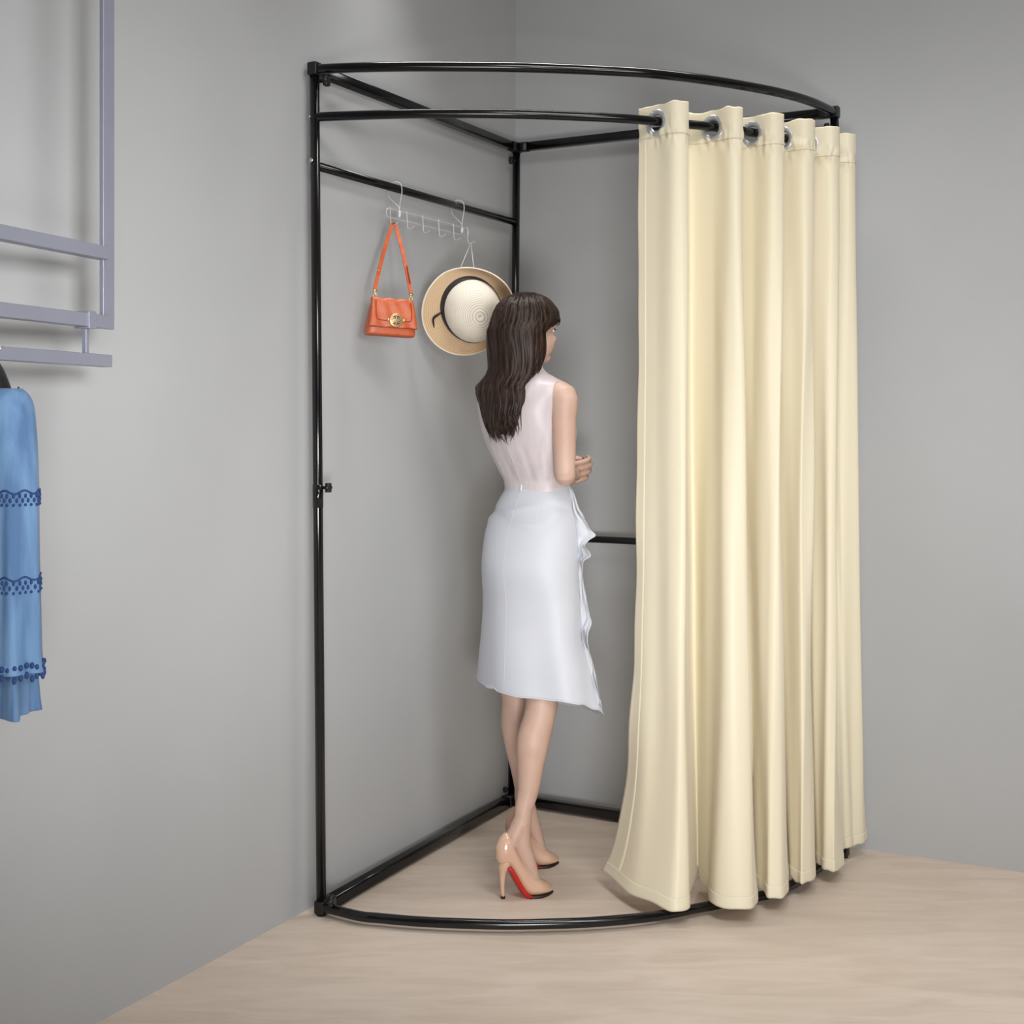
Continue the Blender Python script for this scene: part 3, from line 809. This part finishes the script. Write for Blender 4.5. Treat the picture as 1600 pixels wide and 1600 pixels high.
# eyes, brows, lips, nails
for s in (-1,1):
    ec_ = hc+FH*.0670+RH*s*.0262-ZV*.017
    e = pp(MB().ell(ec_, (.0120,.0105,.0100), (RH,FH,ZV), 20, 12), 'eye', M['eyew'])
    i_ = MB().ell(ec_+FH*.0075, (.0062,.005,.0062), (RH,FH,ZV), 16, 10).build('iris', M['iris'], e, (0,0,0)); i_.location = -PO
    l_ = MB().tube([ec_+FH*.009-RH*s*.010, ec_+FH*.0125+ZV*.006, ec_+FH*.008+RH*s*.0145+ZV*.003], [.001,.0018,.0012], 8, smooth=4).build('eyelashes', M['iris'], e, (0,0,0)); l_.location = -PO
    pp(MB().tube([hc+FH*.0855+RH*s*.012+ZV*.000, hc+FH*.0825+RH*s*.03+ZV*.004, hc+FH*.069+RH*s*.045+ZV*.000], [.0022,.0028,.0014], 8, smooth=4), 'eyebrow', M['hair'])
pp(MB().tube([hc+FH*.081-RH*.020-ZV*.064, hc+FH*.0935-RH*.006-ZV*.0615, hc+FH*.0935+RH*.006-ZV*.0615, hc+FH*.081+RH*.020-ZV*.064], [.001,.004,.004,.001], 10, smooth=4).tube([hc+FH*.081-RH*.019-ZV*.065, hc+FH*.0935-ZV*.0685, hc+FH*.081+RH*.019-ZV*.065], [.001,.0048,.001], 10, smooth=5), 'lips', M['lip'])
for (c, d, r, n_) in nails:
    x = d.cross(n_).normalized()
    pp(MB().ell(c+d*r*.35-n_*r*.72, (r*.62,r*.95,r*.28), (x,d,n_), 12, 8), 'fingernail', M['nail'])

# blouse: one shell over the torso, closing at a round neck
BL = [(1.088,.0725,3.70,.100,.071,0),(1.108,.072,3.70,.101,.072,0),(1.13,.070,3.70,.106,.076,0),(1.18,.060,3.697,.121,.090,0),(1.24,.044,3.692,.134,.098,0),(1.30,.033,3.686,.137,.102,0),(1.335,.031,3.684,.143,.096,0),(1.362,.031,3.682,.150,.084,0),(1.386,.031,3.68,.139,.070,0),(1.403,.032,3.679,.104,.060,0),(1.418,.033,3.678,.072,.052,0),(1.432,.034,3.679,.053,.050,0),(1.442,.0345,3.68,.049,.047,0)]
rings = []
for z,x,y,hw,hd,_ in [tuple(q) for q in catmull(BL,5)]:
    ring = []; c = Vector((x,y,z))
    pleat = max(0,min(1,(1.24-z)/.12))
    for k in range(160):
        a = 2*math.pi*k/160; ca, sa = math.cos(a), math.sin(a)
        pw = 2/2.25; cx_ = math.copysign(abs(ca)**pw,ca); sx_ = math.copysign(abs(sa)**pw,sa)
        front = max(0,sa); bust = .034*front*math.exp(-((z-1.262)/.055)**2)
        f = 1+pleat*min(1,max(0,(z-1.112)/.03))*(.020*math.sin(a*11+.5*math.sin(z*20))+.012*math.sin(a*23+1))+.012*(1-pleat)*math.sin(a*5+z*18)
        ring.append(c+R_*hw*cx_*f+F_*(hd*sx_*f+bust))
    rings.append(ring)
bl = pp(MB().loft(rings, caps=False), 'blouse', M['blouse'], solid=.0015)
MB_seam = []
for z,x,y,hw,hd,_ in [tuple(q) for q in catmull(BL[1:],5)]:
    MB_seam.append(Vector((x,y,z))-F_*(hd*1.012+.0015))
pl = MB().tube(MB_seam, .0008, 6).build('back_seam', M['blouse'], bl, (0,0,0)); pl.location = -PO
nk = MB().tube(ellring((.0345,3.68,1.443),.0495,.0475,R_,F_,48), .0022, 8, closed=True).build('neck_trim', M['blouse'], bl, (0,0,0)); nk.location = -PO
# skirt
def sx(px): return (px-800)*.001778
SK = [(757,791,890),(768,788,893),(780,781,895),(800,771,899),(830,759,904),(870,755,907),(910,754,909),(950,754,911),(1000,751,914),(1040,747,923),(1080,744,930),(1110,742,936)]
SKr = [tuple(q) for q in catmull(SK,5)]
zt, zb = CH-(SK[0][0]-HY)*.001778, CH-(SK[-1][0]-HY)*.001778
def sk_at(z):
    y = HY+(CH-z)/.001778
    for i in range(len(SKr)-1):
        if SKr[i][0] <= y <= SKr[i+1][0]:
            t = (y-SKr[i][0])/(SKr[i+1][0]-SKr[i][0]); l = SKr[i][1]+(SKr[i+1][1]-SKr[i][1])*t; r = SKr[i][2]+(SKr[i+1][2]-SKr[i][2])*t
            return (sx(l)+sx(r))/2, (sx(r)-sx(l))/2
    l, r = (SKr[0] if y < SKr[0][0] else SKr[-1])[1:]
    return (sx(l)+sx(r))/2, (sx(r)-sx(l))/2
def hem(b):
    """b: degrees round the skirt, 0 back, 90 her right, 180 front, -90 her left"""
    T = [(-180,.465),(-140,.470),(-100,.505),(-78,.556),(-55,.548),(-32,.546),(-20,.552),(-5,.541),(20,.535),(50,.530),(75,.520),(95,.500),(112,.478),(130,.470),(180,.465)]
    for i in range(len(T)-1):
        if T[i][0] <= b <= T[i+1][0]:
            t = (b-T[i][0])/(T[i+1][0]-T[i][0]); t = t*t*(3-2*t); return T[i][1]+(T[i+1][1]-T[i][1])*t
    return .5
def sk_pt(b, v, push=0):
    a = math.radians(b); z = zt+(hem(b)-zt)*v
    cx, h = sk_at(z); hw = h/.885; hd = hw*.69
    low = max(0, min(1,(.90-z)/.40)); f = 1+low*low*(.040*math.sin(a*4+1.0)+.022*math.sin(a*7+.3)+.05*math.exp(-((b-104)/10)**2))
    butt = .014*math.exp(-((z-.88)/.07)**2)*max(0,math.cos(a))
    wr = .0050*math.exp(-((z-1.040-.012*math.sin(a*2))/.010)**2)*math.sin(a*3+1)+.0045*math.exp(-((z-1.010+.010*math.sin(a*3))/.009)**2)*math.sin(a*4)+.004*min(1,max(0,(.95-z)/.3))*math.sin(a*5+2)
    n_ = (R_*math.sin(a)/1+F_*-math.cos(a)/1)
    return Vector((cx,3.70,z))+R_*hw*math.sin(a)*f-F_*(hd*math.cos(a)*f+butt)+n_*(push+wr)
rings = []
NV = 90
for j in range(NV+1):
    v = j/NV; rings.append([sk_pt(-180+360*k/180, v) for k in range(180)])
skt = pp(MB().loft(rings, caps=False), 'skirt', M['skirt'], solid=.0018)
def sub(mb_, name, m, parent, **k):
    o = mb_.build(name, m, parent, (0,0,0), **k); o.location = -PO; return o
sub(MB().tube([sk_pt(-180+360*k/180, .998, .0008) for k in range(180)], .0018, 8, closed=True), 'hem_stitching', M['skirt'], skt)
sub(MB().tube([sk_pt(0, v/40, .0009) for v in range(0,41)], .0008, 6), 'back_seam', M['skirt'], skt)
sub(MB().tube([sk_pt(-180+360*k/120, .035, .0006) for k in range(120)], .0008, 6, closed=True), 'waistband_seam', M['skirt'], skt)
sub(MB().tube([sk_pt(.6, -.0, .003), sk_pt(.6,.022,.0045), sk_pt(1,.03,.003)], [.0022,.003,.0016], 8, ends=True), 'zip_pull', M['seam'], skt)
sub(MB().tube([sk_pt(33, .05+.012*v, .0006) for v in range(0,11)], .0010, 6), 'back_dart', M['seam'], skt)
# cascading ruffle down her right front side
RW = [(.0,.004),(.05,.010),(.12,.016),(.185,.030),(.215,.043),(.235,.026),(.26,.014),(.285,.024),(.305,.026),(.33,.008),(.40,.006),(.48,.010),(.56,.016),(.60,.020),(.66,.008),(.8,.010),(.97,.012)]
RWc = [tuple(q) for q in catmull(RW,5)]
for nm_, b0, sc_ in (('ruffle', 100, 1.0), ('ruffle', 128, 1.15)):
    rings = []
    for i,(v, wd) in enumerate(RWc):
        row = []
        for j in range(9):
            t = j/8; p = sk_pt(b0, v, .0+wd*sc_*t)
            a = math.radians(b0); tn = R_*math.cos(a)+F_*math.sin(a)
            p = p+tn*(.010*math.sin(v*34+1)*t+.006*math.sin(t*5+v*20)*t)-ZV*.006*t
            row.append(p)
        rings.append(row)
    sub(MB().loft(rings, caps=False, closed=False), nm_, M['skirt'], skt, solid=.0012)

# shoes
def shoe(fr):
    S = [(.000,.112,.140,.004),(.004,.104,.150,.014),(.012,.094,.164,.021),(.024,.089,.176,.0250),(.036,.086,.174,.0262),(.050,.062,.146,.0262),(.064,.036,.116,.0268),(.078,.013,.090,.0285),(.090,.004,.072,.031),(.104,.0025,.056,.034),(.120,.0025,.047,.0345),(.136,.0025,.038,.028),(.150,.003,.028,.018),(.159,.005,.020,.010),(.164,.009,.015,.004)]
    S = [tuple(q) for q in catmull(S,4)]
    def ring(s, b, t, w, n=36):
        out = []; h = (t-b)/2; c = (t+b)/2
        for k in range(n):
            a = 2*math.pi*k/n; x, y = math.cos(a), math.sin(a)
            x = math.copysign(abs(x)**.8,x); y = math.copysign(abs(y)**.8,y)
            ww = w*(1-.28*max(0,y))          # narrower toward the opening
            out.append(sp(fr, s+.0*y, c+h*y, ww*x))
        return out
    o = pp(MB().loft([ring(*q) for q in S]), 'shoe', M['nude'])
    def sb(mb_, name, m): return sub(mb_, name, m, o)
    # stiletto heel
    hh = MB(); prof = [(.028,.100,.019),(.024,.086,.0165),(.020,.070,.0105),(.0185,.050,.0072),(.0190,.028,.0056),(.0200,.006,.0050)]
    rr = []
    for s, z, r in [tuple(q) for q in catmull(prof,4)]: rr.append(ellring(sp(fr,s,z), r, r*1.05, fr[1], fr[2], 18))
    hh.loft(rr); sb(hh, 'heel', M['nude'])
    sb(MB().tube([sp(fr,.020,.0), sp(fr,.020,.007)], .0062, 14), 'heel_tip', M['solebk'])
    # red arch of the sole
    A_ = [(.030,.087,.0225),(.040,.0775,.0235),(.050,.0600,.0240),(.064,.0345,.0250),(.078,.0115,.0270),(.090,.0025,.029),(.100,.0010,.031)]
    rr = []
    for s, z, w in [tuple(q) for q in catmull(A_,4)]:
        up = .010*math.sin(min(1,(s-.026)/.03)*math.pi/2)*(1 if s < .08 else max(.15,(.105-s)/.025))
        rr.append([sp(fr,s-.004,z-.0035,-w), sp(fr,s-.002,z+up,-w-.0042), sp(fr,s,z+up,-w+.004), sp(fr,s,z+.003,0), sp(fr,s,z+up,w-.004), sp(fr,s-.002,z+up,w+.0042), sp(fr,s-.004,z-.0035,w), sp(fr,s-.004,z-.0045,0)])
    sb(MB().loft(rr), 'red_sole', M['red'])
    B_ = [(.086,.0312),(.100,.0345),(.120,.0352),(.136,.0286),(.150,.0186),(.159,.0106),(.1645,.003)]
    rr = []
    for s, w in [tuple(q) for q in catmull(B_,4)]:
        rr.append([sp(fr,s,.0002,-w), sp(fr,s,.0045,-w-.0006), sp(fr,s,.0045,w+.0006), sp(fr,s,.0002,w)])
    sb(MB().loft(rr), 'sole_edge', M['solebk'])
    # collar line of the shoe's opening
    for sg in (-1,1):
        pts = [sp(fr,.036,.172,sg*.0205), sp(fr,.050,.146,sg*.0225), sp(fr,.064,.118,sg*.0230), sp(fr,.080,.090,sg*.0235), sp(fr,.096,.068,sg*.0225), sp(fr,.112,.053,sg*.012), sp(fr,.116,.0515,0)]
        sb(MB().tube(pts, .0012, 6, smooth=4), 'opening_trim', M['nude'])
shoe(SHR); shoe(SHL)

# hair: a shaped mass with separate locks laid over it
HE = [(1.646,0,.012,.014),(1.640,0,.034,.040),(1.626,0,.054,.066),(1.605,0,.070,.086),(1.580,.0,.079,.097),(1.556,-.006,.083,.098),(1.535,-.030,.083,.082),(1.50,-.036,.083,.074),(1.46,-.038,.080,.068),(1.425,-.050,.076,.056),(1.395,-.070,.078,.044),(1.36,-.094,.084,.028),(1.32,-.106,.071,.020),(1.28,-.106,.058,.015),(1.25,-.102,.047,.012),(1.222,-.098,.031,.008)]
HEc = [tuple(q) for q in catmull(HE,4)]
def he(z):
    for i in range(len(HEc)-1):
        if HEc[i][0] >= z >= HEc[i+1][0]:
            t = (HEc[i][0]-z)/(HEc[i][0]-HEc[i+1][0]); return [HEc[i][j]+(HEc[i+1][j]-HEc[i][j])*t for j in range(4)]
    return list(HEc[0] if z > HEc[0][0] else HEc[-1])
def hair_pt(z, a, f=1.0, o=0):
    """a: 0 back, +90 right side, 180 front"""
    _, of, hw, hd = he(z); k = min(1,max(0,(1.53-z)/.12)); q = min(1,max(0,(1.44-z)/.06))
    FX = (FH*(1-k)+F_*k).normalized(); RX = (RH*(1-k)+R_*k).normalized()
    lat = q*(-.022*max(0,1-abs(z-1.385)/.05)+.002*min(1,max(0,(1.36-z)/.05)))
    c = Vector((.040,3.688,z))+FX*of+RX*lat
    return c+RX*(hw*f+o)*math.sin(a)-FX*(hd*f+o)*math.cos(a)
rings = [[hair_pt(z, 2*math.pi*k/64, .955) for k in range(64)] for (z,_,_,_) in HEc if z > 1.285]
hr = pp(MB().loft(rings), 'hair', M['hair'])
rnd = random.Random(4)
lk = MB()
def lock(a0, z0, z1, w, dep, drift, ph, wv, tipout=0, out=.002):
    pts = []; rad = []
    n = 22
    for j in range(n+1):
        t = j/n; z = z0+(z1-z0)*t
        a = a0+drift*t*t+wv*math.sin(t*10+ph)*t*t*t*3.5
        o = out+.004*math.sin(t*8+ph)*t
        p = hair_pt(z, a, 1.0, o)
        if tipout and t > .7: p = p+R_*tipout*((t-.7)/.3)**2
        pts.append(p); rad.append(w*(min(1,t*5+.25))*(1 if t < .6 else max(.03,(1-((t-.6)/.4)**1.6))))
    # flattened ribbon-like lock following the surface
    N = len(pts); rs = []
    for i in range(N):
        tg = (pts[min(i+1,N-1)]-pts[max(i-1,0)]).normalized()
        c = Vector((.03,3.69,pts[i].z)); nn = (pts[i]-c); nn = (nn-tg*nn.dot(tg)).normalized(); x = tg.cross(nn).normalized()
        rs.append([pts[i]+x*rad[i]*math.cos(q)+nn*rad[i]*dep*math.sin(q) for q in [2*math.pi*k/10 for k in range(10)]])
    lk.loft(rs)
for i in range(300):
    a = math.radians(rnd.uniform(-128,112)); z0 = rnd.choice([1.643,1.638,1.63,1.60,1.57]); side = abs(a) > 1.2
    z1 = rnd.triangular(1.22,1.31,1.25) if not side else rnd.uniform(1.30,1.42) if a > 0 else rnd.uniform(1.24,1.36)
    if a > 1.35: z1 = rnd.uniform(1.40,1.45)
    lock(a, z0, z1, rnd.uniform(.004,.0095), .42, rnd.uniform(-.15,.12)*(1 if abs(a)<1.5 else .3), rnd.uniform(0,6.3), rnd.uniform(.01,.06), out=rnd.uniform(-.001,.003))
# fringe over the forehead
for i in range(70):
    a = math.radians(rnd.uniform(100,260)); lock(a, 1.640, rnd.uniform(1.548,1.562), rnd.uniform(.005,.009), .4, rnd.uniform(-.1,.1), rnd.uniform(0,6), .01, out=.001)
# thin stray ends
for i in range(46):
    a = math.radians(rnd.uniform(-75,75)); lock(a, rnd.uniform(1.36,1.42), rnd.uniform(1.215,1.26), rnd.uniform(.0012,.0026), .6, rnd.uniform(-.3,.3), rnd.uniform(0,6), .09, tipout=rnd.uniform(-.012,.022), out=.004)
# a sweep of hair out over her left shoulder
for i in range(26):
    f = i/25; pts = [hair_pt(1.50, -1.25-.3*f, 1, 0), hair_pt(1.43,-1.3-.2*f,1,.0), Vector((-.074+.02*f,3.70,1.395-.02*f)), Vector((-.096+.020*f,3.68,1.377-.012*f)), Vector((-.084+.03*f,3.655,1.345-.02*f)), Vector((-.062+.034*f,3.63,1.295-.01*f)), Vector((-.040+.034*f,3.61,1.245+.01*f))]
    lk.tube(pts, [.004,.008,.009,.009,.008,.006,.0012], 10, smooth=5, flat=.5)
sub(lk, 'hair_locks', M['hair'], hr)


# ---------------------------------------------------------------- camera, light
cam = bpy.data.cameras.new('camera'); co = bpy.data.objects.new('camera', cam); COL.objects.link(co)
co.location = (0,0,CH); co.rotation_euler = (math.pi/2,0,0)
cam.sensor_width = 36; cam.lens = 36*FP/1600; cam.shift_y = -(800-HY)/1600; cam.clip_start=.05
sc.camera = co
def area(name, loc, target, size, power, col=(1,1,1), sy=None, spread=180):
    l = bpy.data.lights.new(name, 'AREA'); l.energy = power; l.size = size; l.color = col
    if sy: l.shape='RECTANGLE'; l.size_y = sy
    l.spread = math.radians(spread)
    o = bpy.data.objects.new(name, l); COL.objects.link(o); o.location = loc
    o.rotation_euler = (Vector(target)-Vector(loc)).to_track_quat('-Z','Y').to_euler(); return o
area('left_wall_wash', (.9,-.3,1.7), (-.9,2.6,1.5), .7, 6.0, (1,1,1), .5, 45)
area('right_wall_wash', (1.9,.3,1.8), (1.80,3.9,1.75), .9, 10.0, (1,1,1), .9, 80)
area('front_softbox', (-.1,-.5,1.35), (.15,4.0,.95), 1.3, 4.0, (1,1,1), 1.0, 110)
area('low_softbox', (.2,.0,.6), (.0,4.3,.9), .8, 9.5, (1,1,1), .6, 60)
area('ceiling_panel', (.5,2.0,2.9), (.3,3.0,0), .9, 29, (1,.995,.985), .9)
area('rail_highlight_strip', (.15,3.62,2.92), (.15,3.621,0), 1.5, 5.0, (1,.99,.975), .12, 75)  # unseen strip light added for rail highlights and a brighter booth floor
area('overhead_fill', (1.2,1.0,2.7), (1.5,3.2,0), .8, 9, (1,.995,.985), .6, 90)  # unseen lamp added overhead to balance wall and floor brightness
w = bpy.data.worlds.new('world'); sc.world = w; w.use_nodes = True
w.node_tree.nodes['Background'].inputs[0].default_value = (.92,.95,1,1)
w.node_tree.nodes['Background'].inputs[1].default_value = .05
sc.view_settings.view_transform = 'Standard'; sc.view_settings.look = 'None'; sc.view_settings.gamma = 1
sc.view_settings.use_curve_mapping = False; sc.view_settings.exposure = 0.0
